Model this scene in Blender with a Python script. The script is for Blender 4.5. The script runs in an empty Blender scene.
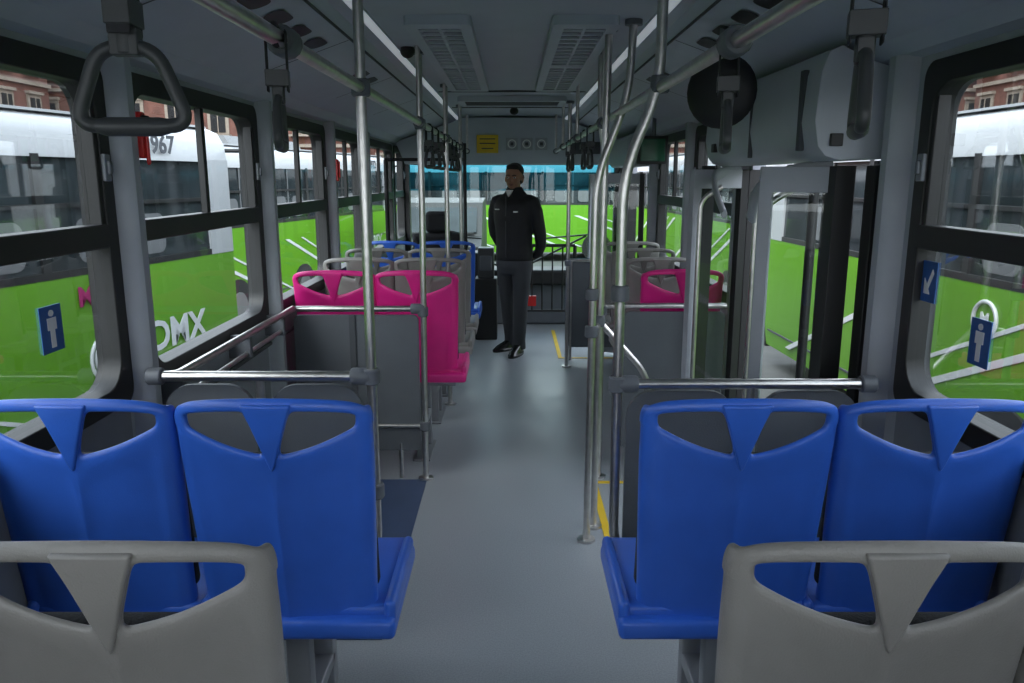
import bpy, bmesh, math, random
from mathutils import Vector, Matrix
random.seed(4)
scene = bpy.context.scene
COL = scene.collection

# ---------------------------------------------------------------- materials
MATS = {}
def mat(name, col, rough=0.5, metal=0.0, var=0.06, scale=8.0, bump=0.0, bscale=60.0, spec=0.5, coat=0.0, emis=0.0):
    if name in MATS: return MATS[name]
    m = bpy.data.materials.new(name); m.use_nodes = True
    nt = m.node_tree; b = nt.nodes['Principled BSDF']
    tc = nt.nodes.new('ShaderNodeTexCoord')
    n = nt.nodes.new('ShaderNodeTexNoise'); n.inputs['Scale'].default_value = scale; n.inputs['Detail'].default_value = 4
    nt.links.new(tc.outputs['Object'], n.inputs['Vector'])
    r = nt.nodes.new('ShaderNodeValToRGB')
    r.color_ramp.elements[0].position = 0.3; r.color_ramp.elements[1].position = 0.7
    r.color_ramp.elements[0].color = tuple(max(0, c*(1-var)) for c in col)+(1,)
    r.color_ramp.elements[1].color = tuple(min(1, c*(1+var)) for c in col)+(1,)
    nt.links.new(n.outputs['Fac'], r.inputs['Fac'])
    nt.links.new(r.outputs['Color'], b.inputs['Base Color'])
    b.inputs['Roughness'].default_value = rough; b.inputs['Metallic'].default_value = metal
    b.inputs['Specular IOR Level'].default_value = spec
    b.inputs['Coat Weight'].default_value = coat
    if emis:
        b.inputs['Emission Color'].default_value = tuple(col)+(1,); b.inputs['Emission Strength'].default_value = emis
    if bump:
        n2 = nt.nodes.new('ShaderNodeTexNoise'); n2.inputs['Scale'].default_value = bscale; n2.inputs['Detail'].default_value = 3
        nt.links.new(tc.outputs['Object'], n2.inputs['Vector'])
        bp = nt.nodes.new('ShaderNodeBump'); bp.inputs['Strength'].default_value = bump; bp.inputs['Distance'].default_value = 0.005
        nt.links.new(n2.outputs['Fac'], bp.inputs['Height']); nt.links.new(bp.outputs['Normal'], b.inputs['Normal'])
    MATS[name] = m; return m
def glass(name, tint, refl=0.08):
    m = bpy.data.materials.new(name); m.use_nodes = True; nt = m.node_tree
    nt.nodes.remove(nt.nodes['Principled BSDF'])
    out = nt.nodes['Material Output']
    t = nt.nodes.new('ShaderNodeBsdfTransparent'); t.inputs['Color'].default_value = tuple(tint)+(1,)
    g = nt.nodes.new('ShaderNodeBsdfGlossy'); g.inputs['Roughness'].default_value = 0.02
    lw = nt.nodes.new('ShaderNodeLayerWeight'); lw.inputs['Blend'].default_value = 0.25
    mx = nt.nodes.new('ShaderNodeMixShader')
    mul = nt.nodes.new('ShaderNodeMath'); mul.operation = 'MULTIPLY_ADD'; mul.inputs[1].default_value = 0.30; mul.inputs[2].default_value = refl*0.4
    nt.links.new(lw.outputs['Fresnel'], mul.inputs[0]); nt.links.new(mul.outputs[0], mx.inputs[0])
    nt.links.new(t.outputs[0], mx.inputs[1]); nt.links.new(g.outputs[0], mx.inputs[2]); nt.links.new(mx.outputs[0], out.inputs[0])
    MATS[name] = m; return m

M_BLUE = mat('seat_blue_plastic', (0.030,0.120,0.56), 0.33, bump=0.12, bscale=300)
M_GREY = mat('seat_grey_plastic', (0.235,0.222,0.212), 0.40, bump=0.2, bscale=300)
M_PINK = mat('seat_pink_plastic', (0.80,0.020,0.26), 0.35, bump=0.12, bscale=300)
M_PAD = mat('seat_black_fabric', (0.015,0.015,0.018), 0.9, bump=0.5, bscale=250)
M_LEG = mat('seat_leg_metal', (0.30,0.31,0.33), 0.45, 0.6)
M_STEEL = mat('brushed_steel', (0.62,0.60,0.585), 0.30, 1.0, var=0.1, scale=30)
M_CLAMP = mat('clamp_grey', (0.12,0.13,0.15), 0.5)
M_HANDLE = mat('handle_dark_plastic', (0.045,0.048,0.052), 0.42)
M_STRAP = mat('strap_webbing', (0.03,0.03,0.035), 0.9, bump=0.4)
M_CEIL = mat('ceiling_panel', (0.44,0.48,0.54), 0.55, var=0.03, bump=0.08)
M_COVE = mat('cove_panel', (0.45,0.49,0.55), 0.5, var=0.03, bump=0.08)
M_WALL = mat('wall_grey', (0.22,0.235,0.26), 0.6, bump=0.1)
M_PILLAR = mat('pillar_grey', (0.36,0.38,0.42), 0.5, bump=0.05)
M_DKGREY = mat('panel_dark_grey', (0.105,0.115,0.13), 0.6, bump=0.25, bscale=200)
M_BLACK = mat('black_rubber', (0.012,0.012,0.013), 0.5)
M_SEAM = mat('seam_dark', (0.07,0.075,0.085), 0.8)
M_YEL = mat('yellow_line', (0.78,0.52,0.03), 0.6)
M_WHITE = mat('white_print', (0.8,0.8,0.8), 0.5)
M_RED = mat('red_plastic', (0.6,0.02,0.02), 0.4)
M_STICK = mat('sticker_blue', (0.02,0.10,0.33), 0.5)
M_BOXP = mat('door_gear_cover', (0.42,0.45,0.49), 0.45, var=0.03)
M_LED = mat('light_diffuser', (0.86,0.93,1.0), 0.4, emis=0.22, var=0.01)
M_FLOORB = mat('floor_blue_vinyl', (0.06,0.09,0.17), 0.45, bump=0.15, bscale=300)
M_GLASS = glass('window_glass', (0.86,0.91,0.89))
M_TINT = glass('windshield_tint', (0.07,0.34,0.42))
M_WSH = glass('windshield_glass', (0.82,0.95,0.90))

def floor_mat():
    m = bpy.data.materials.new('floor_vinyl'); m.use_nodes = True; nt = m.node_tree; b = nt.nodes['Principled BSDF']
    tc = nt.nodes.new('ShaderNodeTexCoord')
    n = nt.nodes.new('ShaderNodeTexNoise'); n.inputs['Scale'].default_value = 180; n.inputs['Detail'].default_value = 2
    n2 = nt.nodes.new('ShaderNodeTexNoise'); n2.inputs['Scale'].default_value = 3.0; n2.inputs['Detail'].default_value = 5
    nt.links.new(tc.outputs['Object'], n.inputs['Vector']); nt.links.new(tc.outputs['Object'], n2.inputs['Vector'])
    r = nt.nodes.new('ShaderNodeValToRGB')
    r.color_ramp.elements[0].position = .35; r.color_ramp.elements[0].color = (0.30,0.325,0.345,1)
    r.color_ramp.elements[1].position = .65; r.color_ramp.elements[1].color = (0.38,0.405,0.43,1)
    nt.links.new(n.outputs['Fac'], r.inputs['Fac'])
    mx = nt.nodes.new('ShaderNodeMixRGB'); mx.blend_type = 'MULTIPLY'; mx.inputs[0].default_value = .12
    nt.links.new(r.outputs[0], mx.inputs[1]); nt.links.new(n2.outputs['Fac'], mx.inputs[2]); nt.links.new(mx.outputs[0], b.inputs['Base Color'])
    rr = nt.nodes.new('ShaderNodeMapRange'); rr.inputs[1].default_value=.3; rr.inputs[2].default_value=.7; rr.inputs[3].default_value = .32; rr.inputs[4].default_value = .42
    nt.links.new(n2.outputs['Fac'], rr.inputs[0]); nt.links.new(rr.outputs[0], b.inputs['Roughness'])
    bp = nt.nodes.new('ShaderNodeBump'); bp.inputs['Strength'].default_value = .12; bp.inputs['Distance'].default_value = .002
    nt.links.new(n.outputs['Fac'], bp.inputs['Height']); nt.links.new(bp.outputs[0], b.inputs['Normal'])
    return m
M_FLOOR = floor_mat()

# ---------------------------------------------------------------- builder
def fillet(pts, rad, n=6, closed=False):
    P = [Vector(p) for p in pts]; out = []
    N = len(P)
    for i in range(N):
        if not closed and i in (0, N-1): out.append(P[i]); continue
        a, b, c = P[i-1], P[i], P[(i+1) % N]
        d1 = (a-b); d2 = (c-b); r = min(rad, d1.length*.45, d2.length*.45)
        p1 = b+d1.normalized()*r; p2 = b+d2.normalized()*r
        for k in range(n+1):
            t = k/n; out.append((1-t)**2*p1+2*t*(1-t)*b+t*t*p2)
    return out

class B:
    def __init__(s): s.v=[]; s.f=[]; s.m=[]; s.mats=[]
    def mi(s, m):
        if m not in s.mats: s.mats.append(m)
        return s.mats.index(m)
    def add(s, vs, fs, m, M=None):
        o = len(s.v); k = s.mi(m)
        for v in vs:
            v = Vector(v); s.v.append(M @ v if M else v)
        for f in fs: s.f.append([i+o for i in f]); s.m.append(k)
    def box(s, x0,x1,y0,y1,z0,z1,m,M=None):
        vs=[(x,y,z) for z in (z0,z1) for y in (y0,y1) for x in (x0,x1)]
        s.add(vs,[(0,2,3,1),(4,5,7,6),(0,1,5,4),(2,6,7,3),(0,4,6,2),(1,3,7,5)],m,M)
    def tube(s, pts, r, m, closed=False, seg=12, flat=1.0, M=None, up=None):
        P=[Vector(p) for p in pts]; N=len(P); R = r if isinstance(r,(list,tuple)) else [r]*N
        vs=[]; prev=None
        for i in range(N):
            if closed: t=(P[(i+1)%N]-P[i-1]).normalized()
            else: t=(P[min(i+1,N-1)]-P[max(i-1,0)]).normalized()
            if prev is None:
                u = Vector(up) if up else (Vector((0,0,1)) if abs(t.z)<.9 else Vector((0,1,0)))
            else: u = prev
            u=(u-t*u.dot(t)).normalized(); w=t.cross(u); prev=u
            for k in range(seg):
                a=2*math.pi*k/seg; vs.append(P[i]+R[i]*(math.cos(a)*u+math.sin(a)*w*flat))
        fs=[]
        for i in range(N if closed else N-1):
            j=(i+1)%N
            for k in range(seg):
                l=(k+1)%seg; fs.append((i*seg+k,i*seg+l,j*seg+l,j*seg+k))
        if not closed:
            fs.append(tuple(range(seg-1,-1,-1))); fs.append(tuple((N-1)*seg+k for k in range(seg)))
        s.add(vs,fs,m,M)
    def rings(s, rs, m, seg=20, M=None, cap=True, power=2.0):
        vs=[];N=len(rs)
        for (cx,cy,cz,rx,ry) in rs:
            for k in range(seg):
                a=2*math.pi*k/seg; ca,sa=math.cos(a),math.sin(a)
                e=2/power
                vs.append((cx+rx*math.copysign(abs(ca)**e,ca),cy+ry*math.copysign(abs(sa)**e,sa),cz))
        fs=[]
        for i in range(N-1):
            for k in range(seg):
                l=(k+1)%seg; fs.append((i*seg+k,i*seg+l,(i+1)*seg+l,(i+1)*seg+k))
        if cap: fs.append(tuple(range(seg-1,-1,-1))); fs.append(tuple((N-1)*seg+k for k in range(seg)))
        s.add(vs,fs,m,M)
    def ell(s, c, r, m, M=None, seg=20, rg=12):
        rs=[]
        for i in range(rg+1):
            a=-math.pi/2+math.pi*i/rg; q=max(math.cos(a),.02)
            rs.append((c[0],c[1],c[2]+r[2]*math.sin(a),r[0]*q,r[1]*q))
        s.rings(rs,m,seg,M)
    def prism(s, prof, axis, a0, a1, m, M=None):
        def P(p,a):
            return (p[0],a,p[1]) if axis=='y' else ((a,p[0],p[1]) if axis=='x' else (p[0],p[1],a))
        n=len(prof); vs=[P(p,a0) for p in prof]+[P(p,a1) for p in prof]
        fs=[(i,(i+1)%n,(i+1)%n+n,i+n) for i in range(n)]+[tuple(range(n-1,-1,-1)),tuple(range(n,2*n))]
        s.add(vs,fs,m,M)
    def frame(s, o, i_, x0, x1, m, M=None):
        n=len(o); vs=[(x0,)+tuple(p) for p in o]+[(x0,)+tuple(p) for p in i_]+[(x1,)+tuple(p) for p in o]+[(x1,)+tuple(p) for p in i_]
        fs=[]
        for k in range(n):
            l=(k+1)%n
            fs+= [(k,l,n+l,n+k),(2*n+k,3*n+k,3*n+l,2*n+l),(k,2*n+k,2*n+l,l),(n+k,n+l,3*n+l,3*n+k)]
        s.add(vs,fs,m,M)
    def text(s, t, size, m, M, align='CENTER'):
        c=bpy.data.curves.new('t','FONT'); c.body=t; c.size=size; c.align_x=align; c.align_y='CENTER'; c.extrude=.003; c.resolution_u=3; c.offset=size*.022
        o=bpy.data.objects.new('t',c); COL.objects.link(o)
        bpy.context.view_layer.update()
        me=bpy.data.meshes.new_from_object(o.evaluated_get(bpy.context.evaluated_depsgraph_get()))
        s.add([v.co for v in me.vertices],[tuple(p.vertices) for p in me.polygons],m,M)
        bpy.data.objects.remove(o); bpy.data.meshes.remove(me)
    def mesh(s, name, recalc=True, ang=38):
        me=bpy.data.meshes.new(name); me.from_pydata([tuple(v) for v in s.v],[],s.f)
        for m in s.mats: me.materials.append(m)
        me.polygons.foreach_set('material_index', s.m)
        if recalc:
            bm=bmesh.new(); bm.from_mesh(me); bmesh.ops.recalc_face_normals(bm,faces=bm.faces); bm.to_mesh(me); bm.free()
        me.shade_smooth(); me.set_sharp_from_angle(angle=math.radians(ang)); me.update()
        return me
    def obj(s, name, bevel=0, seg=2, loc=(0,0,0), rot=0, parent=None):
        o=bpy.data.objects.new(name,s.mesh(name)); COL.objects.link(o)
        o.location=loc; o.rotation_euler=(0,0,rot)
        if bevel:
            b=o.modifiers.new('bevel','BEVEL'); b.width=bevel; b.segments=seg; b.limit_method='ANGLE'; b.angle_limit=math.radians(50); b.use_clamp_overlap=True
        if parent: o.parent=parent
        return o
def bake(o, name=None):
    bpy.context.view_layer.update()
    me=bpy.data.meshes.new_from_object(o.evaluated_get(bpy.context.evaluated_depsgraph_get()))
    o.modifiers.clear(); o.data=me
    if name: me.name=name
    return o
def rrect(y0,y1,z0,z1,r,n=6):
    out=[]
    for (cy,cz,a0) in ((y1-r,z1-r,0),(y0+r,z1-r,90),(y0+r,z0+r,180),(y1-r,z0+r,270)):
        for k in range(n+1):
            a=math.radians(a0+90*k/n); out.append((cy+r*math.cos(a),cz+r*math.sin(a)))
    return out
def empty(name, loc=(0,0,0), rot=0):
    e=bpy.data.objects.new(name,None); COL.objects.link(e); e.location=loc; e.rotation_euler=(0,0,rot); e.empty_display_size=.1; return e

# ---------------------------------------------------------------- bus shell
YR, YF = -1.7, 9.05
b=B(); b.box(-1.28,1.28,YR,YF,-.06,0,M_FLOOR)
b.obj('floor')
b=B(); b.box(-1.18,-.46,2.5,4.0,0.0,.004,M_FLOORB); b.obj('floor_wheelchair_bay')
b=B()
for (x0,x1,y0,y1) in ((.42,.455,2.9,3.98),(.66,1.17,2.50,2.54),(.42,.62,3.95,3.98),(.42,.455,6.95,8.25),(.42,1.17,6.92,6.95)):
    b.box(x0,x1,y0,y1,0,.004,M_YEL)
b.obj('floor_marking_yellow')

CP=[(-1.26,1.94),(-1.17,1.96),(-1.12,2.0),(-1.0,2.04),(-.66,2.16),(-.63,2.19),(-.585,2.20),(-.545,2.203),(-.54,2.21),(0,2.22)]
CP=CP+[(-x,z) for x,z in reversed(CP[:-1])]
b=B()
n=len(CP)
for i in range(n-1):
    (xa,za),(xb,zb)=CP[i],CP[i+1]
    xm=abs((xa+xb)/2)
    m=M_LED if (.56<xm<.57) else (M_COVE if xm>.6 else M_CEIL)
    b.add([(xa,YR,za),(xb,YR,zb),(xb,YF,zb),(xa,YF,za)],[(0,1,2,3)],m)
b.box(-1.26,1.26,YR,YF,2.26,2.3,M_CEIL)
for y in (1.2,2.6,5.9,7.2):
    b.box(-.53,.53,y-.004,y+.004,2.205,2.222,M_SEAM)
me=b.mesh('ceiling',recalc=False); o=bpy.data.objects.new('ceiling',me); COL.objects.link(o)
for sx in (-1,1):
    b=B()
    def cp(x): return 2.04+(1.0-abs(x))*(.12/.34)
    for y in (1.0,2.2,3.4,4.6,5.8,7.0):
        b.add([(sx*.99,y-.005,cp(.99)-.003),(sx*.67,y-.005,cp(.67)-.003),(sx*.67,y+.005,cp(.67)-.003),(sx*.99,y+.005,cp(.99)-.003)],[(0,1,2,3)],M_SEAM)
    for y0 in (2.5,2.75,3.0,3.25,4.2,4.45):
        ring=[]
        for (px_,py_) in rrect(.735,.805,y0-.08,y0+.08,.03,4):
            ring.append((sx*px_,py_,cp(px_)-.004))
        b.add(ring,[tuple(range(len(ring)))],M_BLACK)
    b.box(sx*.66,sx*.655,0,8,cp(.66)-.012,cp(.66)-.002,M_SEAM)
    b.obj('trim_cove_louvres_'+('left' if sx<0 else 'right'))

XW=1.215
def wall(side, openings, name, doors=()):
    b=B(); s=side
    xs=sorted((s*XW,s*1.28))
    ops=sorted(list(openings)+list(doors)); 
    y=YR
    for (a,c) in ops:
        if a>y: b.box(xs[0],xs[1],y,a,0,1.97,M_PILLAR)
        if (a,c) in openings:
            b.box(xs[0],xs[1],a,c,0,.93,M_WALL); b.box(xs[0],xs[1],a,c,1.90,1.97,M_PILLAR)
        else: b.box(xs[0],xs[1],a,c,1.85,1.97,M_PILLAR)
        y=c
    if y<YF: b.box(xs[0],xs[1],y,YF,0,1.97,M_PILLAR)
    return b.obj(name)
WL=[(-1.4,.45),(.6,2.4),(2.55,3.82),(3.97,5.2),(5.35,6.45),(6.65,8.1),(8.25,8.95)]
WR=[(-1.4,.45),(.6,2.38),(4.25,5.3),(5.45,6.6)]
DR=[(2.62,4.05),(6.9,8.2)]
wall(-1,WL,'wall_left'); wall(1,WR+[(8.3,8.95)],'wall_right',DR)
wn=0
def window(side,a,c):
    global wn; wn+=1
    b=B(); s=side; z0,z1=.93,1.90
    o=rrect(a-.02,c+.02,z0-.025,z1+.03,.05); i=rrect(a+.04,c-.04,z0+.04,z1-.035,.09)
    b.frame(o,i,s*1.205,s*1.282,M_BLACK)
    b.box(*sorted((s*1.205,s*1.26)),a+.03,c-.03,1.395,1.465,M_BLACK)
    b.box(*sorted((s*1.21,s*1.25)),a+.035,a+.06,1.44,z1-.03,M_BLACK)
    b.box(*sorted((s*1.21,s*1.25)),c-.06,c-.035,1.44,z1-.03,M_BLACK)
    if c-a>1.0:
        ym=(a+c)/2; b.box(*sorted((s*1.212,s*1.24)),ym-.015,ym+.015,1.44,z1-.03,M_BLACK)
    b.box(*sorted((s*1.195,s*1.208)),c-.04,c-.005,1.59,1.67,M_WALL)
    b.box(*sorted((s*1.185,s*1.20)),c-.03,c-.015,1.61,1.65,M_CLAMP)
    x=s*1.235
    b.add([(x,a,z0),(x,c,z0),(x,c,z1),(x,a,z1)],[(0,1,2,3)],M_GLASS)
    b.obj('window_%d'%wn,bevel=.004)
for w in WL: window(-1,*w)
for w in WR: window(1,*w)
window(1,8.3,8.95)

for s,ys in ((-1,(2.475,3.895,5.275,6.55)),(1,(2.50,4.16,5.375,6.75))):
    for y in ys:
        b=B(); prof=[(s*XW,y-.055),(s*1.175,y-.045),(s*1.155,y-.02),(s*1.155,y+.02),(s*1.175,y+.045),(s*XW,y+.055)]
        b.prism(prof,'z',.0,1.96,M_PILLAR); b.obj('trim_pillar_'+('left' if s<0 else 'right')+'_%d'%(int(y)))
b=B(); b.box(-XW,-1.13,2.55,YF,0,.12,M_DKGREY); b.box(-XW,-1.20,2.5,8.2,.78,.80,M_SEAM); b.obj('baseboard_left',bevel=.01)
b=B(); b.box(1.13,XW,4.2,6.8,0,.12,M_DKGREY); b.obj('baseboard_right',bevel=.01)
b=B(); b.box(-XW,XW,YR-.06,YR,0,.95,M_WALL); b.box(-XW,XW,YR-.06,YR,1.95,2.25,M_WALL); b.box(-XW,-1.08,YR-.06,YR,.95,1.95,M_WALL); b.box(1.08,XW,YR-.06,YR,.95,1.95,M_WALL); b.obj('wall_rear')
b=B(); M=Matrix.Rotation(math.radians(90),4,'Z')
b.frame(rrect(-1.10,1.10,.93,1.97,.04),rrect(-1.04,1.04,.99,1.91,.1),YR-.07,YR+.01,M_BLACK,M)
b.add([(-1.08,YR-.03,.95),(1.08,YR-.03,.95),(1.08,YR-.03,1.95),(-1.08,YR-.03,1.95)],[(0,1,2,3)],M_GLASS); b.obj('window_rear_added')  # out-of-view rear window, added to bring daylight onto the seat backs

b=B(); b.box(-1.2,1.2,9.0,9.06,0,.55,M_DKGREY); b.box(-1.2,1.2,9.0,9.06,1.95,2.25,M_BLACK)
b.box(-1.28,-1.15,8.95,9.06,0,2.2,M_BLACK); b.box(1.15,1.28,8.95,9.06,0,2.2,M_BLACK); b.box(-.02,.02,9.0,9.05,.5,1.95,M_BLACK)
b.obj('wall_front')
b=B(); b.add([(-1.16,9.02,.55),(1.16,9.02,.55),(1.16,9.02,1.46),(-1.16,9.02,1.46)],[(0,1,2,3)],M_WSH)
b.add([(-1.16,9.02,1.46),(1.16,9.02,1.46),(1.16,9.02,1.96),(-1.16,9.02,1.96)],[(0,1,2,3)],M_TINT)
b.box(-1.16,1.16,9.0,9.04,.53,.57,M_BLACK)
for sx in (-1,1):
    b.tube([(sx*.15,9.06,.6),(sx*.85,9.06,.95)],.012,M_BLACK); b.tube([(sx*.35,9.05,.92),(sx*1.05,9.05,.98)],.01,M_BLACK)
b.obj('window_windshield')
b=B(); b.prism([(-1.19,1.96),(-1.1,1.74),(1.1,1.74),(1.19,1.96),(.62,2.15),(.5,2.20),(-.5,2.20),(-.62,2.15)],'y',8.25,8.95,M_CEIL)
b.box(-.36,-.14,8.235,8.25,1.85,2.03,M_YEL); 
b.box(-.33,-.17,8.23,8.236,1.985,1.995,M_SEAM); b.box(-.33,-.17,8.23,8.236,1.94,1.95,M_SEAM); b.box(-.31,-.19,8.23,8.236,1.89,1.90,M_SEAM)
for i in range(3):
    xc=.0+i*.15
    b.box(xc-.06,xc+.06,8.238,8.25,1.88,2.0,M_PILLAR)
    b.tube([(xc+.04*math.cos(k*math.pi/8),8.236,1.94+.04*math.sin(k*math.pi/8)) for k in range(16)],.006,M_WHITE,closed=True,seg=6)
    b.box(xc-.016,xc+.016,8.232,8.238,1.924,1.956,M_SEAM)
b.box(-.9,-.5,8.24,8.26,1.86,1.96,M_SEAM); b.box(.6,.9,8.24,8.26,1.84,1.96,M_SEAM)
b.obj('trim_destination_bulkhead',bevel=.006)

MZ=Matrix(((0,1,0,0),(0,0,1,0),(1,0,0,0),(0,0,0,1)))
for sx in (-1,1):
    b=B(); xc=sx*.29
    b.frame(rrect(xc-.13,xc+.13,3.2,5.6,.03),rrect(xc-.085,xc+.085,3.29,5.51,.02),2.178,2.215,M_COVE,MZ)
    b.box(xc-.10,xc+.10,3.25,5.55,2.205,2.211,M_BLACK)
    b.box(xc-.006,xc+.006,3.29,5.51,2.182,2.206,M_COVE); b.box(xc-.09,xc+.09,4.37,4.43,2.180,2.206,M_COVE)
    for k in range(22):
        y=3.34+k*.099
        b.box(xc-.086,xc+.086,y,y+.034,2.181,2.190,M_COVE)
    b.obj('ceiling_air_vent')
b=B(); b.frame(rrect(-.42,.42,6.25,6.75,.03),rrect(-.37,.37,6.30,6.70,.02),2.175,2.215,M_COVE,MZ)
b.box(-.38,.38,6.28,6.72,2.198,2.206,M_BLACK)
for k in range(12): b.box(-.375,.375,6.32+k*.032,6.33+k*.032,2.182,2.198,M_DKGREY)
b.obj('ceiling_return_grille')
for (x,y,r) in ((-.5,3.95,.035),(.02,7.4,.04)):
    b=B(); b.ell((x,y,2.195),(r,r,.035),M_BLACK); b.obj('ceiling_dome_camera')

b=B(); prof=[(XW,1.66),(1.06,1.655),(1.01,1.67),(.985,1.70),(.97,1.78),(.98,1.93),(1.0,1.99),(1.04,2.01),(1.12,1.97),(XW,1.94)]
b.prism(prof,'y',2.60,4.05,M_BOXP); b.box(.965,.985,2.72,2.75,1.69,1.95,M_SEAM); b.box(.962,.985,3.85,3.90,1.72,1.76,M_BLACK); b.box(.966,.985,3.3,3.306,1.68,1.98,M_SEAM)
b.box(1.02,1.06,2.585,2.60,1.70,1.74,M_BLACK)
b.obj('door_gear_housing',bevel=.02,seg=3)
b=B(); b.prism([(XW,1.7),(1.02,1.7),(.98,1.78),(.98,1.93),(1.04,1.98),(1.12,1.95),(XW,1.93)],'y',6.85,8.24,M_BOXP); b.obj('door_gear_housing',bevel=.02,seg=3)

def door(name,y0,y1):
    b=B()
    for y in (y0,y1): b.box(1.18,1.28,y-.035,y+.035,0,1.64,M_BLACK)
    b.box(1.22,1.28,y0,y1,1.80,1.88,M_BLACK); b.box(1.18,1.28,y0,y1,-.02,.01,M_STEEL)
    def leaf(px,py,ang,w,zt=1.64):
        M=Matrix.Translation((px,py,0))@Matrix.Rotation(ang,4,'Z')
        b.box(-.02,.02,0,.045,.03,zt,M_BLACK,M); b.box(-.02,.02,w-.045,w,.03,zt,M_PILLAR,M)
        b.box(-.02,.02,.04,w-.04,.03,.22,M_PILLAR,M); b.box(-.02,.02,.04,w-.04,zt-.09,zt,M_PILLAR,M)
        b.add([(0,.04,.2),(0,w-.04,.2),(0,w-.04,zt-.05),(0,.04,zt-.05)],[(0,1,2,3)],M_GLASS,M)
    return b,leaf
b,leaf=door('d',2.64,4.02)
leaf(1.16,2.74,math.radians(62),.30); leaf(1.16,3.96,math.radians(112),.32)
b.box(1.09,1.16,2.70,2.80,0.0,1.64,M_BLACK)
b.box(.96,1.02,4.02,4.06,0.0,1.66,M_BLACK)
for (x,y) in ((.92,2.90),(.90,3.80),(1.06,3.45)):
    b.tube(fillet([(x+.1,y,.45),(x,y,.5),(x,y,1.50),(x+.1,y,1.56)],.05),.012,M_STEEL)
for (ya,yb) in ((2.80,3.15),(3.95,3.55)):
    b.tube(fillet([(1.12,ya,1.64),(.98,ya+(yb-ya)*.2,1.62),(.93,ya+(yb-ya)*.7,1.55),(.95,yb,1.44)],.1),.028,M_PILLAR,flat=.5)
b.tube([(1.25,3.3,0),(1.25,3.3,1.8)],.02,M_BLACK)
b.obj('door_1',bevel=.003)
b,leaf=door('d',6.9,8.2)
leaf(1.16,6.98,math.radians(75),.4); leaf(1.16,8.1,math.radians(105),.4); b.obj('door_2',bevel=.003)

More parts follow.
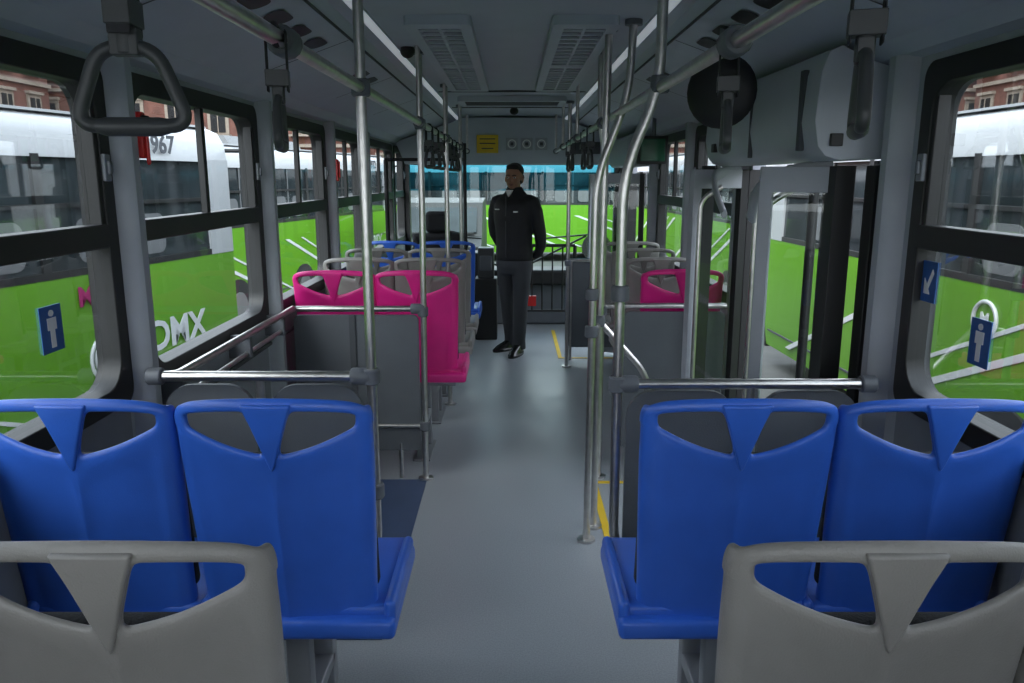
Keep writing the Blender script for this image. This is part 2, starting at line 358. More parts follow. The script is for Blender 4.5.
# ---------------------------------------------------------------- seats
def seat_mesh(name, msh):
    colA=[0,.5,1]; colB=[.12,.35,.55,.75,.9,1]; colC=[.5,1]
    half=[('A',t) for t in colA]+[('B',t) for t in colB]+[('C',t) for t in colC]+[('D',1)]
    def top(x): 
        q=abs(x)/.228; return 1.120-.014*q**2-.022*q**8
    def ohi(x): return top(x)-.036+ (.004)*(abs(x)/.2)
    def olo(x):
        q=min(1,abs(x)/.192); return .975+.066*q**1.6
    rows=[('L',t) for t in (0,.06,.25,.45,.62,.76,.86,.93,1)]+[('O',t) for t in (.33,.66,1)]+[('T',t) for t in (.5,1)]
    def W(kind,t):
        if kind=='L': return .210+.016*min(1,t*1.2)
        if kind=='O': return .229
        return .229 if t<1 else .220
    def V(kind,t):
        if kind=='L': return .002+.014*max(0,(t-.72)/.28)
        if kind=='O': return .016+.036*t
        return .055
    def pt(row,c,sg):
        k,t=row; ck,ct=c; w=W(k,t); v=V(k,t); xo=w-.032
        if ck=='A': x=v*ct
        elif ck=='B': x=v+(xo-v)*ct
        elif ck=='C': x=xo+(w-xo)*ct
        else: x=w+.002
        if k=='L': z=.50+(olo(x)-.50)*t
        elif k=='O': z=olo(x)+(ohi(x)-olo(x))*t
        else: z=ohi(x)+(top(x)-ohi(x))*t
        y=(1.117-z)*.15+.02*(x/.228)**2+.02*(x/.228)**6
        if ck=='D': y+=.035
        if k=='L' and ck=='B' and .05<t<.9 and ct<.95: y+=.008
        if k=='T' and t==1: y+=.012
        return (sg*x,y,z)
    cols=[(-1,c) for c in reversed(half[1:])]+[(1,c) for c in half]
    vs=[];nc=len(cols)
    for r in rows:
        for sg,c in cols: vs.append(pt(r,c,sg))
    fs=[]
    for i in range(len(rows)-1):
        for j in range(nc-1):
            hole=False
            if rows[i+1][0]=='O':
                cj=max(half.index(cols[j][1]),half.index(cols[j+1][1]))
                if 3<=cj<=8: hole=True
            if not hole: fs.append((i*nc+j,i*nc+j+1,(i+1)*nc+j+1,(i+1)*nc+j))
    me=bpy.data.meshes.new('shell'); me.from_pydata(vs,[],fs); me.materials.append(msh)
    bm=bmesh.new(); bm.from_mesh(me); bmesh.ops.remove_doubles(bm,verts=bm.verts,dist=1e-5)
    loose=[v for v in bm.verts if not v.link_faces]; bmesh.ops.delete(bm,geom=loose,context='VERTS'); bm.to_mesh(me); bm.free()
    o=bpy.data.objects.new('shell',me); COL.objects.link(o)
    m=o.modifiers.new('s','SOLIDIFY'); m.thickness=.018; m.offset=-1 
    m=o.modifiers.new('ss','SUBSURF'); m.levels=2; m.render_levels=2
    bake(o); sm=o.data; sm.shade_smooth()
    Mx=Matrix.Translation((0,0,1.117))@Matrix.Rotation(math.atan(.15),4,'X')
    vv=B()
    vv.prism([(-.058,-.014),(.058,-.014),(.040,-.062),(.006,-.172),(0,-.182),(-.006,-.172),(-.040,-.062)],'y',-.006,.010,msh,Mx)
    vo=vv.obj('vee',bevel=.0055,seg=3); bake(vo)
    p=B()
    p.box(-.200,.262,.07,.50,.475,.530,msh)
    p.box(-.200,-.170,.09,.47,.50,.570,msh); p.box(.232,.262,.09,.47,.50,.570,msh)
    p.box(-.19,.250,.10,.49,.51,.556,msh)
    p.box(-.218,.218,.045,.085,-.54,-.17,M_PAD,Mx)
    po=p.obj('parts',bevel=.018,seg=3); bake(po)
    q=B()
    for y in (.16,.40): q.box(-.03,.03,y-.025,y+.025,0,.48,M_LEG)
    q.box(-.05,.05,.10,.46,0,.012,M_LEG); q.box(-.19,.2,.14,.18,.44,.478,M_LEG); q.box(-.19,.2,.38,.42,.44,.478,M_LEG)
    q.box(-.03,.03,.16,.40,.20,.24,M_LEG)
    qo=q.obj('legs',bevel=.004); bake(qo)
    R=B()
    for ob in (o,vo,po,qo):
        mesh=ob.data; mi=[R.mi(mm) for mm in mesh.materials]; off=len(R.v)
        R.v+= [v.co.copy() for v in mesh.vertices]
        for pl in mesh.polygons: R.f.append([i+off for i in pl.vertices]); R.m.append(mi[pl.material_index])
    res=R.mesh(name,ang=50)
    for ob in (o,vo,po,qo): bpy.data.objects.remove(ob)
    return res
SM={'b':seat_mesh('seat_blue',M_BLUE),'g':seat_mesh('seat_grey',M_GREY),'p':seat_mesh('seat_pink',M_PINK)}
def seat(k,x,y):
    o=bpy.data.objects.new('bus_seat',SM[k]); COL.objects.link(o); o.location=(x,y,0)
    if x>0: o.scale=(-1,1,1)
for x in (-.975,-.53): 
    seat('p',x+.01,4.18); seat('g',x+.01,4.88); seat('g',x+.01,5.55); seat('b',x+.01,6.2)
for x in (-1.01,-.552,.527,.985): seat('b',x,1.68)
for x in (-1.005,-.57,.535,.985): seat('g',x,.974)
seat('p',.94,4.24); seat('g',.94,4.9); seat('g',.94,5.55); seat('g',.94,6.15)
for x in (-.98,-.52,.52,.98): seat('g',x,.25)

# ---------------------------------------------------------------- poles and rails
def clamp(b,p,r=.028,h=.05,axis='z'):
    p=Vector(p); d={'z':Vector((0,0,1)),'x':Vector((1,0,0)),'y':Vector((0,1,0))}[axis]
    b.tube([p-d*h/2,p-d*h*.4,p+d*h*.4,p+d*h/2],[r*.85,r,r,r*.85],M_CLAMP,seg=14)
def pole(pts,name='grab_pole',clamps=(),r=.016,foot=True):
    b=B(); b.tube(fillet(pts,.12,8),r,M_STEEL,seg=14)
    p0=Vector(pts[0])
    if foot: b.tube([p0,p0+Vector((0,0,.012))],.04,M_STEEL,seg=16)
    p1=Vector(pts[-1]); b.tube([p1-Vector((0,0,.02)),p1],.035,M_CLAMP,seg=16)
    for c in clamps: clamp(b,c)
    return b.obj(name)
XL=-.445; XRr=.435
pole([(-1.13,2.41,.34),(XL,2.41,.34),(XL,2.41,2.21)],clamps=[(XL,2.41,.985),(XL,2.41,1.86),(XL,2.41,.60)],foot=False)
pole([(-.468,4.02,0),(-.455,4.02,1.4),(-.455,4.02,2.21)],clamps=[(-.463,4.02,.92),(-.455,4.02,1.86),(-.466,4.02,.3)])
pole([(XL,5.45,0),(XL,5.45,2.21)],clamps=[(XL,5.45,1.86)])
pole([(XL,6.95,0),(XL,6.95,2.21)],clamps=[(XL,6.95,1.86)])
pole([(1.13,2.41,.36),(.335,2.41,.36),(.335,2.41,1.62),(.435,2.41,1.86),(.435,2.41,2.21)],clamps=[(.335,2.41,.96),(.435,2.41,1.87),(.335,2.41,1.25)],foot=False)
pole([(.335,3.28,0),(.345,3.28,1.60),(.47,3.28,1.93),(.48,3.28,2.21)],clamps=[(.338,3.28,.96),(.338,3.28,1.12)])
pole([(.38,3.42,0),(.40,3.42,2.21)],clamps=[(.385,3.42,.98)])
pole([(.47,4.05,0),(.47,4.05,1.7),(.44,4.05,1.9),(.44,4.05,2.21)],clamps=[(.47,4.05,.92)])
pole([(.47,6.6,0),(.47,6.6,2.21)],clamps=[(.47,6.6,.9)])
for (s,x) in ((-1,XL),(1,XRr)):
    b=B(); b.tube([(x,-1.2,1.86),(x,8.1,1.86)],.016,M_STEEL,seg=14)
    for y in (.2,3.9,5.4,6.9,8.0): 
        clamp(b,(x,y,1.86),axis='y',h=.07); b.tube([(x,y,1.86),(x,y,2.21)],.012,M_STEEL)
    clamp(b,(x,1.62,1.86),axis='y',h=.06,r=.03); 
    b.obj('overhead_handrail')
def rpanel(b,x0,x1,y,z0,z1,r,m,t=.02):
    b.prism(rrect(x0,x1,z0,z1,r),'y',y,y+t,m)
b=B(); b.tube([(-1.15,2.41,.985),(XL,2.41,.985)],.017,M_STEEL,seg=14); clamp(b,(-1.13,2.41,.985),axis='x'); clamp(b,(XL-.03,2.41,.985),axis='x',h=.07)
b.tube([(-.80,2.41,.985),(-.80,2.41,0)],.014,M_STEEL)
rpanel(b,-1.12,-.83,2.435,.12,.95,.09,M_DKGREY); rpanel(b,-.78,-.48,2.435,.12,.95,.09,M_DKGREY)
b.obj('modesty_barrier')
b=B(); b.tube([(.335,2.41,.96),(1.15,2.41,.96)],.017,M_STEEL,seg=14); clamp(b,(.365,2.41,.96),axis='x',h=.07); clamp(b,(1.13,2.41,.96),axis='x')
b.tube([(.76,2.41,.96),(.76,2.41,0)],.014,M_STEEL)
rpanel(b,.37,.72,2.435,.30,.93,.09,M_DKGREY); rpanel(b,.80,1.12,2.435,.30,.93,.09,M_DKGREY)
b.obj('modesty_barrier')
b=B(); b.tube([(-1.12,4.02,.935),(-.46,4.02,.935)],.016,M_STEEL,seg=14); clamp(b,(-.49,4.02,.935),axis='x',h=.07)
rpanel(b,-1.14,-.49,4.03,.16,.90,.03,M_DKGREY); b.box(-.85,-.82,4.02,4.035,.16,.9,M_SEAM); b.box(-.85,-.82,4.0,4.06,0,.18,M_LEG); b.tube([(-.6,4.04,0),(-.6,4.04,.2)],.012,M_STEEL)
b.tube([(-.46,4.02,.30),(-.80,4.02,.30)],.011,M_STEEL)
b.obj('modesty_barrier')
b=B(); b.tube([(.47,4.12,.935),(1.14,4.12,.935)],.015,M_STEEL,seg=14); rpanel(b,.60,1.14,4.13,.14,.90,.03,M_DKGREY); b.tube([(.64,4.14,0),(.64,4.14,.2)],.014,M_STEEL); b.tube([(1.1,4.14,0),(1.1,4.14,.2)],.014,M_STEEL)
b.obj('modesty_barrier')
b=B(); rpanel(b,.50,.75,6.85,.12,.88,.03,M_DKGREY); b.tube([(.5,6.84,.9),(1.14,6.84,.9)],.014,M_STEEL); b.tube([(.52,6.86,0),(.52,6.86,.9)],.014,M_STEEL); rpanel(b,.78,1.13,6.85,.12,.88,.03,M_DKGREY)
b.tube([(1.1,6.86,0),(1.1,6.86,.2)],.014,M_STEEL)
b.obj('modesty_barrier')
b=B(); b.tube(fillet([(-XW,2.55,.95),(-1.13,2.56,.95),(-1.13,4.0,.94)],.05),.016,M_STEEL); b.tube([(-1.14,2.6,.86),(-1.14,3.80,.86)],.010,M_STEEL)
for y in (2.6,3.3,3.8): b.box(-XW,-1.12,y-.015,y+.015,.84,.94,M_CLAMP)
b.obj('wall_handrail',bevel=.003)
b=B(); b.tube([(.338,3.28,.96),(.385,3.42,.96)],.014,M_STEEL); b.tube(fillet([(.385,3.42,.98),(.62,3.42,.72),(.62,3.42,0)],.1),.014,M_STEEL)
b.obj('exit_guard_rail')

def strap_mesh():
    b=B(); L=.10
    b.tube(fillet([(-.022,0,-.012),(-.022,0,.02),(.022,0,.02),(.022,0,-.012)],.02,5,closed=True),.007,M_STRAP,closed=True,seg=8)
    b.box(-.013,.013,-.020,-.017,-L,.012,M_STRAP); b.box(-.013,.013,.017,.020,-L,.012,M_STRAP)
    b.box(-.015,.015,-.022,.022,-.09,-.060,M_HANDLE); b.tube([(0,0,-.12),(0,0,-.085)],.012,M_HANDLE)
    b.box(-.016,.016,-.010,.010,-.122,-.092,M_HANDLE)
    pts=fillet([(-.032,0,-.112),(.032,0,-.112),(.066,0,-.200),(-.066,0,-.200)],.026,8,closed=True)
    b.tube(pts,.0085,M_HANDLE,closed=True,seg=12,up=(0,1,0))
    b.tube([(-.042,0,-.200),(-.03,0,-.201),(.03,0,-.201),(.042,0,-.200)],[.0083,.011,.011,.0083],M_HANDLE,seg=12)
    o=b.obj('x',bevel=.003); bake(o); me=o.data; me.name='strap'; bpy.data.objects.remove(o); return me
SMM=strap_mesh()
def strap(x,y,rot):
    o=bpy.data.objects.new('hanging_strap_handle',SMM); COL.objects.link(o); o.location=(x,y,1.86); o.rotation_euler=(0,0,math.radians(rot))
strap(XL,.955,4); strap(XL,1.56,100); strap(XRr,1.02,72); strap(XRr,1.65,79)
for y in (4.35,4.7,5.1,5.8,6.2,6.6): strap(XL,y,80+random.uniform(-15,15))
for y in (4.5,4.9,5.8,6.2): strap(XRr,y,85+random.uniform(-15,15))

b=B(); M=Matrix.Translation((.755,2.95,1.905))@Matrix.Rotation(math.radians(-25),4,'Z')@Matrix.Rotation(math.radians(90),4,'X')
b.rings([(0,0,.03,.02,.02),(0,0,.028,.08,.08),(0,0,.012,.118,.122),(0,0,0,.125,.13),(0,0,-.01,.12,.125),(0,0,-.03,.06,.06),(0,0,-.033,.01,.01)],M_BLACK,28,M)
b.tube([(.755,2.96,1.95),(.755,2.98,2.13)],.01,M_CLAMP); b.obj('passenger_mirror')
b=B(); b.box(-1.165,-1.14,2.50,2.53,1.66,1.80,M_RED); b.tube([(-1.135,2.495,1.78),(-1.135,2.535,1.78)],.010,M_BLACK); b.tube([(-1.135,2.515,1.78),(-1.135,2.515,1.64)],.006,M_RED); b.obj('emergency_hammer',bevel=.006)
b=B(); b.box(-1.165,-1.14,5.26,5.30,1.58,1.72,M_RED); b.tube([(-1.135,5.28,1.71),(-1.135,5.28,1.6)],.006,M_RED); b.obj('emergency_hammer',bevel=.006)
def sticker(side,y,z,w,h,kind):
    b=B(); x=side*1.232; b.box(*sorted((x,x-side*.002)),y-w/2,y+w/2,z-h/2,z+h/2,M_STICK); xx=x-side*.004
    def q(pts): b.prism([(y+p[0]*w,z+p[1]*h) for p in pts],'x',xx,x-side*.001,M_WHITE)
    if kind=='man':
        q([(.11*math.cos(k*math.pi/6),.34+.07*math.sin(k*math.pi/6)) for k in range(12)])
        q([(-.2,.24),(.2,.24),(.2,-.02),(.1,-.02),(.1,-.40),(-.1,-.40),(-.1,-.02),(-.2,-.02)])
    else:
        s=-side
        q([(-.28*s,-.30),(.12*s,-.30),(.0,-.17),(.32*s,.22),(.22*s,.32),(-.10*s,-.07),(-.28*s,.08)])
    b.obj('window_sticker')
sticker(-1,2.06,1.205,.10,.125,'man'); sticker(1,2.30,1.30,.08,.12,'arrow'); sticker(1,2.02,1.175,.09,.125,'man')

b=B(); b.box(.92,1.14,5.9,5.94,1.70,1.90,M_BLACK); b.box(.94,1.12,5.895,5.902,1.72,1.88,mat('screen_green',(.03,.12,.07),.2)); b.tube([(1.04,5.93,1.9),(1.04,5.93,2.05)],.015,M_CLAMP); b.obj('passenger_info_screen',bevel=.004)

b=B()
b.box(-1.1,1.0,8.5,8.9,.45,.62,M_BLACK); b.box(-1.08,-.3,8.35,8.7,.55,.82,M_BLACK); b.box(-1.08,.9,8.6,8.9,0,.5,M_DKGREY)
b.obj('dashboard',bevel=.03,seg=3)
b=B(); M=Matrix.Translation((-.68,8.16,.92))@Matrix.Rotation(math.radians(35),4,'X')
b.tube([(.22*math.cos(k*math.pi/12),.22*math.sin(k*math.pi/12),0) for k in range(24)],.014,M_BLACK,closed=True,M=M)
for a in (0,120,240): b.tube([(0,0,0),(.21*math.cos(math.radians(a+90)),.21*math.sin(math.radians(a+90)),0)],.012,M_BLACK,M=M)
b.tube([(0,0,0),(0,0,-.35)],.03,M_BLACK,M=M); b.obj('steering_wheel')
b=B(); b.box(-.93,-.45,7.35,7.85,.42,.54,M_PAD); b.box(-.92,-.46,7.28,7.40,.52,1.10,M_PAD); b.box(-.80,-.58,7.29,7.37,1.10,1.30,M_PAD); b.box(-.8,-.56,7.45,7.75,0,.44,M_BLACK); b.obj('driver_seat',bevel=.04,seg=3)
b=B(); b.box(-1.13,-.42,7.12,7.15,.05,.95,M_DKGREY); b.tube([(-.42,7.13,0),(-.42,7.13,1.9)],.016,M_BLACK); b.tube([(-1.1,7.13,0),(-1.1,7.13,.1)],.016,M_STEEL)
b.tube([(-1.13,7.135,1.76),(-.42,7.135,1.76)],.014,M_BLACK); b.tube([(-1.12,7.13,.9),(-1.12,7.13,1.76)],.02,M_BLACK); b.obj('driver_partition')
b=B(); b.box(-.37,-.15,7.75,8.0,0,.62,M_BLACK); b.box(-.34,-.18,7.78,7.98,.62,.92,M_HANDLE); b.box(-.32,-.20,7.74,7.76,.7,.85,M_DKGREY); b.obj('fare_box',bevel=.015)
b=B()
for x in (.10,.62): b.tube([(x,7.75,0),(x,7.75,.95)],.018,M_BLACK)
b.tube([(.10,7.75,.95),(.62,7.75,.95)],.016,M_BLACK)
for x in (.2,.3,.4,.5): b.tube([(x,7.75,.3),(x,7.75,.95)],.008,M_BLACK)
b.tube([(.10,7.75,.3),(.62,7.75,.3)],.012,M_BLACK); b.box(.14,.24,7.73,7.77,.35,.45,M_RED); b.obj('entrance_turnstile')

# ---------------------------------------------------------------- man
M_SKIN=mat('skin',(.34,.17,.11),.5,var=.08); M_HAIR=mat('hair_black',(.010,.009,.009),.6,bump=.5); M_JACKET=mat('jacket_black_cloth',(.007,.007,.009),.7,bump=.4,bscale=150,scale=20,var=.2)
M_TROU=mat('trousers_grey_cloth',(.040,.043,.050),.85,bump=.4,bscale=200); M_SHOE=mat('shoe_leather',(.008,.008,.008),.25); M_EYE=mat('eye_white',(.5,.5,.48),.3); M_IRIS=mat('iris',(.01,.007,.005),.2); M_LIP=mat('lips',(.22,.08,.065),.5)
man=empty('man',(.02,7.2,0),math.radians(-34))
def remeshed(b,name,vox,it=4):
    o=b.obj(name); r=o.modifiers.new('r','REMESH'); r.mode='VOXEL'; r.voxel_size=vox
    s=o.modifiers.new('s','SMOOTH'); s.factor=.5; s.iterations=it
    mm=list(b.mats); bake(o); o.data.shade_smooth()
    if not o.data.materials:
        for m in mm: o.data.materials.append(m)
    o.parent=man; return o
b=B()
b.rings([(0,0,.86,.182,.12),(0,0,.90,.188,.125),(0,0,1.0,.180,.122),(0,-.005,1.12,.185,.125),(0,-.01,1.25,.200,.132),(0,0,1.36,.205,.125),(0,.01,1.42,.18,.105),(0,.015,1.46,.115,.08),(0,.01,1.50,.075,.07),(0,.005,1.52,.072,.068)],M_JACKET,28)
for s in (-1,1):
    b.tube([(s*.13,.01,1.405),(s*.185,.01,1.385),(s*.222,.015,1.30),(s*.245,.03,1.18),(s*.25,.05,1.10),(s*.225,.10,1.00),(s*.17,.155,.93),(s*.10,.175,.90)],[.06,.07,.066,.058,.056,.05,.043,.038],M_JACKET,seg=16)
jk=remeshed(b,'jacket',.011,3)
b=B(); b.box(-.004,.004,-.139,-.125,.90,1.44,M_HANDLE); b.box(.08,.12,-.136,-.12,1.30,1.312,M_WHITE)
b.box(-.12,-.08,-.136,-.12,1.32,1.328,M_WHITE)
b.prism([(-.030,1.495),(.030,1.495),(0,1.435)],'y',-.098,-.06,M_WHITE)
b.obj('jacket_zip_and_badge',parent=man)
b=B()
b.rings([(0,.0,.74,.15,.105),(0,0,.80,.172,.12),(0,0,.90,.168,.112),(0,0,.97,.16,.105)],M_TROU,24)
legs=((-1,(-.09,0,.84),(-.088,.02,.48),(-.085,.08,.07)),(1,(.09,0,.84),(.092,-.03,.48),(.085,-.05,.07)))
for s,h,k,a in legs:
    H,K,A=Vector(h),Vector(k),Vector(a)
    b.tube([H+Vector((0,0,.04)),H,H.lerp(K,.5),K,K.lerp(A,.4),K.lerp(A,.85),A,A-Vector((0,0,.025))],[.085,.094,.083,.068,.066,.060,.066,.066],M_TROU,seg=18)
remeshed(b,'trousers',.011,3)
for s,h,k,a in legs:
    b=B(); A=Vector(a); M=Matrix.Translation((A.x,A.y,0))@Matrix.Rotation(math.radians(14*s),4,'Z')
    b.rings([(0,-.075,0,.050,.150),(0,-.075,.022,.052,.152),(0,-.072,.03,.046,.145),(0,-.055,.055,.042,.122),(0,-.02,.08,.040,.082),(0,.012,.105,.038,.05)],M_SHOE,24,M,power=2.4)
    b.obj('shoe_'+('right' if s<0 else 'left'),parent=man)
for s in (-1,1):
    b=B(); w=Vector((s*.115,.172,.905)); d=Vector((-s*.9,.12,-.38)).normalized(); up=Vector((0,1,0))
    b.tube([w,w+d*.03,w+d*.07,w+d*.095],[.024,.030,.038,.034],M_SKIN,flat=.5,up=(0,0,1))
    for i,(l,o_) in enumerate(((.062,-.027),(.072,-.009),(.068,.009),(.052,.026))):
        r0=w+d*.085+Vector((0,0,1))*o_*-1
        b.tube([r0,r0+d*l*.5+up*.006,r0+d*l*.8-Vector((0,0,.008)),r0+d*l-up*.012-Vector((0,0,.016))],[.009,.0088,.008,.006],M_SKIN,seg=8)
    r0=w+d*.035+Vector((0,0,.026)); b.tube([r0,r0+d*.03+Vector((0,.012,.022)),r0+d*.058+Vector((0,.018,.022))],[.012,.010,.007],M_SKIN,seg=8)
    b.obj('hand_'+('right' if s<0 else 'left'),parent=man)
hd=empty('head',(0,-.005,1.60),math.radians(16)); hd.parent=man
b=B(); 
b.ell((0,.015,.035),(.076,.095,.088),M_SKIN); b.ell((0,-.02,-.03),(.060,.070,.075),M_SKIN); b.ell((0,-.055,-.075),(.030,.026,.022),M_SKIN)
b.tube([(0,.02,-.14),(0,.015,-.03)],[.056,.054],M_SKIN,seg=18)
b.tube([(0,-.083,.012),(0,-.094,-.012),(0,-.103,-.030),(0,-.090,-.036)],[.008,.010,.014,.010],M_SKIN,seg=10)
b.ell((-.012,-.090,-.034),(.009,.008,.007),M_SKIN); b.ell((.012,-.090,-.034),(.009,.008,.007),M_SKIN)
b.tube([(-.045,-.070,.022),(0,-.084,.020),(.045,-.070,.022)],.009,M_SKIN)
for s in (-1,1):
    b.ell((s*.078,.012,-.012),(.009,.018,.032),M_SKIN); b.ell((s*.04,-.062,-.025),(.016,.016,.016),M_SKIN)
h=remeshed(b,'head_skin',.0055,2); h.parent=hd
b=B()
for s in (-1,1):
    b.ell((s*.030,-.076,.003),(.013,.009,.007),M_EYE); b.ell((s*.030,-.0835,.003),(.005,.003,.0055),M_IRIS)
    b.tube([(s*.012,-.091,.020),(s*.03,-.088,.025),(s*.048,-.075,.019)],[.003,.004,.002],M_HAIR,seg=8)
b.tube([(-.024,-.080,-.057),(-.008,-.088,-.054),(0,-.089,-.056),(.008,-.088,-.054),(.024,-.080,-.057)],[.002,.005,.005,.005,.002],M_LIP,seg=8)
b.tube([(-.018,-.080,-.063),(0,-.087,-.064),(.018,-.080,-.063)],[.002,.006,.002],M_LIP,seg=8)
b.obj('face_features',parent=hd)
b=B(); b.ell((0,.030,.058),(.083,.093,.078),M_HAIR); b.ell((0,.050,.0),(.080,.070,.07),M_HAIR); b.ell((0,-.03,.095),(.062,.05,.03),M_HAIR)
h=remeshed(b,'hair',.007,2); h.parent=hd

# ---------------------------------------------------------------- outside
M_GREEN=mat('bus_green_paint',(.115,.31,.015),.35,coat=.1,var=.03,scale=1,spec=.3); M_BW=mat('bus_white_paint',(.43,.44,.45),.4,coat=.05,var=.04,scale=1,spec=.3)
M_STRIPE=mat('bus_stripe_white',(.62,.63,.64),.4,var=.02)
M_BROOF=mat('bus_roof_paint',(.20,.205,.21),.6,var=.05,scale=1,spec=.2)
M_BGL=mat('bus_dark_glass',(.025,.032,.035),.06,spec=.35,scale=1.5,var=.5); M_TYRE=mat('tyre',(.012,.012,.012),.9); M_HUB=mat('hub',(.25,.25,.25),.4,.6)
M_ASPH=mat('asphalt_square',(.10,.098,.095),.9,var=.15,scale=3,bump=.4,bscale=40)
M_PINKP=mat('pink_print',(.35,.015,.12),.4)
M_PALE=mat('interior_pale',(.13,.135,.14),.6)
def neighbour_bus(x,y,rot,L=11.0,side=1,num='1967'):
    """near side face at x=0 facing +x*side; front at y=L"""
    W=2.45; s=side; G=-.45; b=B()
    def P(px): return -s*px
    lower=[(P(0.03),G+.25),(P(0),G+.5),(P(0),1.02),(P(W),1.02),(P(W),G+.5),(P(W-.03),G+.25)]
    b.prism(lower,'y',0,L,M_GREEN)
    b.prism([(P(.015),1.02),(P(.03),1.86),(P(W-.03),1.86),(P(W-.015),1.02)],'y',.03,L-.03,M_BGL)
    b.prism([(P(0),1.84),(P(.02),2.0),(P(.08),2.10),(P(.20),2.15),(P(W-.20),2.15),(P(W-.08),2.10),(P(W-.02),2.0),(P(W),1.84)],'y',0,L,M_BW)
    b.prism([(P(.12),2.145),(P(.14),2.165),(P(W-.14),2.165),(P(W-.12),2.145)],'y',.1,L-.1,M_BROOF)
    b.prism([(P(.5),2.15),(P(.6),2.32),(P(W-.6),2.32),(P(W-.5),2.15)],'y',L*.35,L*.35+2.4,M_BROOF)
    for k,yy in enumerate([0.0,1.45,2.9,4.35,5.8,7.25,8.7,L-.35]):
        w=.35 if k in (0,7) else .07
        b.box(*sorted((P(-.004),P(W+.004))),yy,yy+w,1.02,1.86,M_BW if k in (0,7) else M_BLACK)
        if k<7 and yy+1.4<L:
            for q in (.35,.95):
                b.prism(rrect(yy+q,yy+q+.38,1.10,1.42,.08,4),'x',*sorted((P(.012),P(.02))),M_PALE)
            b.box(*sorted((P(.012),P(.02))),yy+.8,yy+.83,1.07,1.84,M_PALE)
    b.box(*sorted((P(-.003),P(.02))),.3,L-.3,1.50,1.53,M_BLACK)
    b.box(*sorted((P(-.003),P(.02))),.1,L-.1,1.02,1.07,M_BLACK)
    b.box(*sorted((P(-.003),P(.02))),.1,L-.1,-.02,.0,M_SEAM)
    fx=sorted((P(-.008),P(.01)))
    def stripe(ya,yb,za,zb,t=.05):
        b.prism([(ya,za),(yb,zb),(yb+t*2.6,zb),(ya+t*2.6,za)],'x',fx[0],fx[1],M_STRIPE)
    if s>0:
        for y0 in (-4.9,-7.4,-9.7):
            if L+y0>0: stripe(L+y0,L+y0+2.1,.75,-.05); stripe(L+y0+.55,L+y0+2.65,.75,-.05,.03)
    else:
        for k in range(6):
            y0=L-10.9+k*1.9
            if y0>0 and y0+2.6<L: stripe(y0,y0+2.5,.95,-.1)
            if k%2 and y0>0 and y0+3.1<L: stripe(y0+.5,y0+3.0,.95,-.1,.03)
    ang=math.pi/2*s
    R=Matrix.Rotation(ang,4,'Z')@Matrix.Rotation(math.pi/2,4,'X')
    b.text(num,.20,M_SEAM,Matrix.Translation((P(-.02),L-1.0,1.96))@R)
    if s>0:
        yt=L-1.05; yr=L-1.78
        b.text('CDMX',.34,M_STRIPE,Matrix.Translation((P(-.012),yt,.42))@R)
        b.text('CIUDAD DE MEXICO',.085,M_STRIPE,Matrix.Translation((P(-.012),yt,.22))@R)
        b.text('MB',.2,M_PINKP,Matrix.Translation((P(-.012),L-1.9,.86))@R)
        for rr in (.19,.145):
            b.tube([(P(-.01),yr+rr*math.cos(k*math.pi/12),.38+rr*math.sin(k*math.pi/12)) for k in range(24)],.014,M_STRIPE,closed=True,seg=6)
        b.text('M',.17,M_STRIPE,Matrix.Translation((P(-.012),yr,.38))@R)
    else:
        b.tube([(P(-.01),L-4.0+.12*math.cos(k*math.pi/12),.80+.12*math.sin(k*math.pi/12)) for k in range(24)],.014,M_STRIPE,closed=True,seg=6)
        b.text('M',.12,M_STRIPE,Matrix.Translation((P(-.012),L-4.0,.80))@R)
    for yy in (2.0,L-4.3):
        for px in (.12,W-.12):
            sg=-1 if px<1 else 1
            b.tube([(P(px+sg*.14),yy,G+.38),(P(px-sg*.14),yy,G+.38)],.38,M_TYRE,seg=28)
            b.tube([(P(px+sg*.15),yy,G+.38),(P(px),yy,G+.38)],.2,M_HUB,seg=20)
    for (y0,y1) in ((L,L+.04),(-.04,0)):
        b.box(*sorted((P(.15),P(W-.15))),y0,y1,.75,1.80,M_BGL); b.box(*sorted((P(.5),P(W-.5))),y0,y1,1.88,2.08,M_BGL)
        for px in (.15,W-.45): b.box(*sorted((P(px),P(px+.3))),y0,y1,.25,.42,M_HUB if y0>0 else M_RED)
        b.box(*sorted((P(.02),P(W-.02))),y0,y1,G+.22,G+.5,M_BLACK)
    b.tube(fillet([(P(.1),L,1.95),(P(-.25),L+.15,1.95),(P(-.28),L+.15,1.6)],.1),.02,M_BLACK); b.box(*sorted((P(-.38),P(-.18))),L+.1,L+.2,1.25,1.6,M_BLACK)
    return b.obj('parked_bus',bevel=.02,loc=(x,y,-.10),rot=rot)
def place(x0,y0,sl,L,side,num):
    th=-math.atan(sl)
    d=Vector((-math.sin(th),math.cos(th)))
    neighbour_bus(x0-d.x*L,y0-d.y*L,th,L,side,num)
place(-2.66,7.5,.216,11,1,'1967')
place(-2.65,17.2,.19,8.4,1,'1972')
place(2.95,9.0,-.03,11,-1,'1967')
place(2.9,20.5,-.05,10.5,-1,'1958')
o=neighbour_bus(-6,24.5,-math.pi/2,13,1,'1981')
o.location=(-6.5,20.5,-.1)
b=B(); b.box(-60,60,-40,80,-.6,-.55,M_ASPH); b.obj('ground')
b=B(); b.prism([(14.0,-.3),(14.0,.4),(14.5,.55),(14.9,1.15),(16.6,1.2),(17.2,.6),(17.3,-.3)],'x',-2.15,-.55,M_BLACK)
b.prism([(14.55,.62),(14.85,1.05),(14.83,1.07),(14.5,.62)],'x',-2.05,-.65,M_BGL)
b.box(-2.0,-.7,14.45,14.5,.6,.62,M_BLACK)
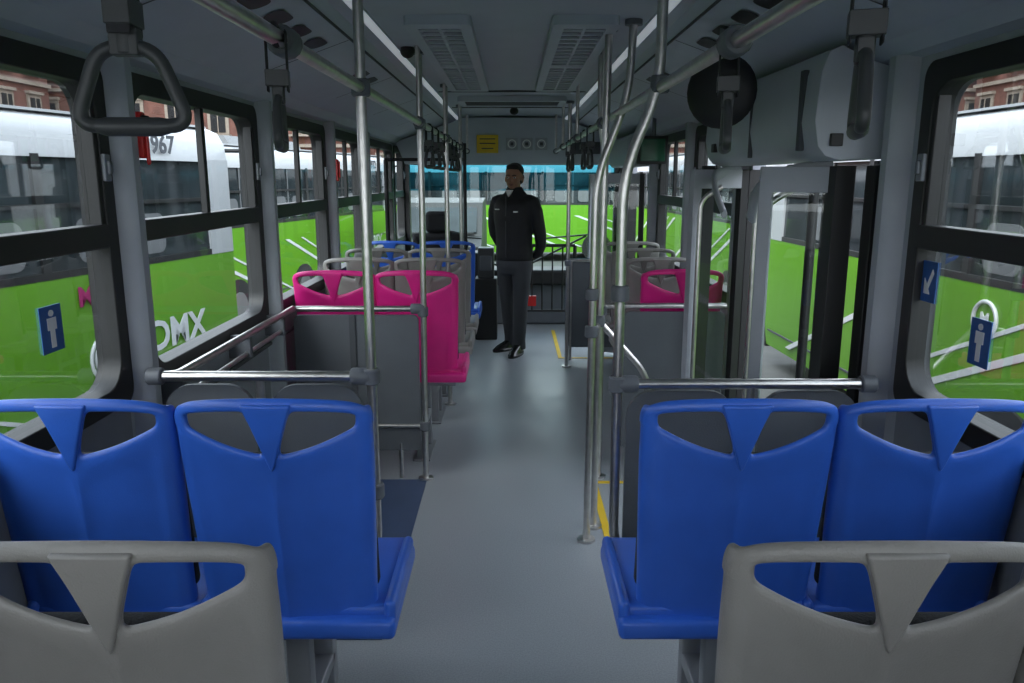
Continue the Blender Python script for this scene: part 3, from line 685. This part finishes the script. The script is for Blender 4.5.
for x in (-2.0,-.7):
    for y in (14.6,16.6): b.tube([(x-.12,y,-.25),(x+.12,y,-.25)],.3,M_TYRE,seg=20)
    b.box(x-.08,x+.08,13.97,14.0,.2,.3,M_HUB)
b.box(-1.6,-1.1,13.97,14.0,-.1,.02,M_WHITE)
b.obj('parked_car',bevel=.05,seg=3)

M_BR=mat('tezontle_brick',(.15,.065,.048),.9,var=.3,scale=1.5,bump=.5,bscale=10); M_TRIM=mat('stone_trim',(.28,.23,.185),.8,var=.15); M_BWIN=mat('building_glass',(.02,.021,.023),.2)
def facade(name,L,loc,rot,H=13):
    b=B(); b.box(0,L,0,8,-.55,H,M_BR)
    n=int(L/3.2)
    for fl in range(3):
        z=.8+fl*4.1
        b.box(0,L,-.25,0,z-1.0,z-.75,M_TRIM)
        for k in range(n):
            x=1.6+k*3.2
            b.box(x-.8,x+.8,-.12,.02,z,z+2.5,M_TRIM); b.box(x-.55,x+.55,-.16,-.1,z+.1,z+2.25,M_BWIN)
            b.box(x-.03,x+.03,-.2,-.15,z+.1,z+2.25,M_TRIM); b.box(x-.9,x+.9,-.3,0,z+2.5,z+2.7,M_TRIM)
            b.box(x-.95,x+.95,-.6,0,z-.2,z-.05,M_TRIM)
    b.box(0,L,-.4,.2,H-.3,H+.3,M_TRIM)
    for k in range(int(L/1.6)): b.box(k*1.6,k*1.6+.8,-.1,.5,H+.3,H+1.1,M_TRIM)
    return b.obj(name,loc=loc,rot=rot)
facade('colonial_building',90,(-34,-30,0),math.pi/2)
facade('colonial_building',90,(34,60,0),-math.pi/2)
facade('colonial_building',80,(-40,62,0),0)

# ---------------------------------------------------------------- light
w=bpy.data.worlds.new('world'); scene.world=w; w.use_nodes=True; nt=w.node_tree
bg=nt.nodes['Background']; tc=nt.nodes.new('ShaderNodeTexCoord'); sep=nt.nodes.new('ShaderNodeSeparateXYZ'); rp=nt.nodes.new('ShaderNodeValToRGB')
rp.color_ramp.elements[0].position=.0; rp.color_ramp.elements[0].color=(.86,.88,.93,1); rp.color_ramp.elements[1].position=.7; rp.color_ramp.elements[1].color=(.74,.82,.96,1)
nt.links.new(tc.outputs['Generated'],sep.inputs[0]); nt.links.new(sep.outputs[2],rp.inputs[0]); nt.links.new(rp.outputs[0],bg.inputs[0]); bg.inputs[1].default_value=5.3
sd=bpy.data.lights.new('sun','SUN'); sd.energy=2.5; sd.angle=math.radians(40); sd.color=(1,.96,.9); so=bpy.data.objects.new('sun',sd); COL.objects.link(so); so.rotation_euler=(math.radians(35),math.radians(-25),0); so.location=(0,0,20)

scene.view_settings.view_transform='Standard'
cd=bpy.data.cameras.new('camera'); cam=bpy.data.objects.new('camera',cd); COL.objects.link(cam)
cd.sensor_width=36; cd.lens=784/1024*36; cd.clip_start=.05; cd.clip_end=300
cam.location=(0,0,1.6); cam.rotation_euler=(math.radians(90-11.78),0,0)
scene.camera=cam
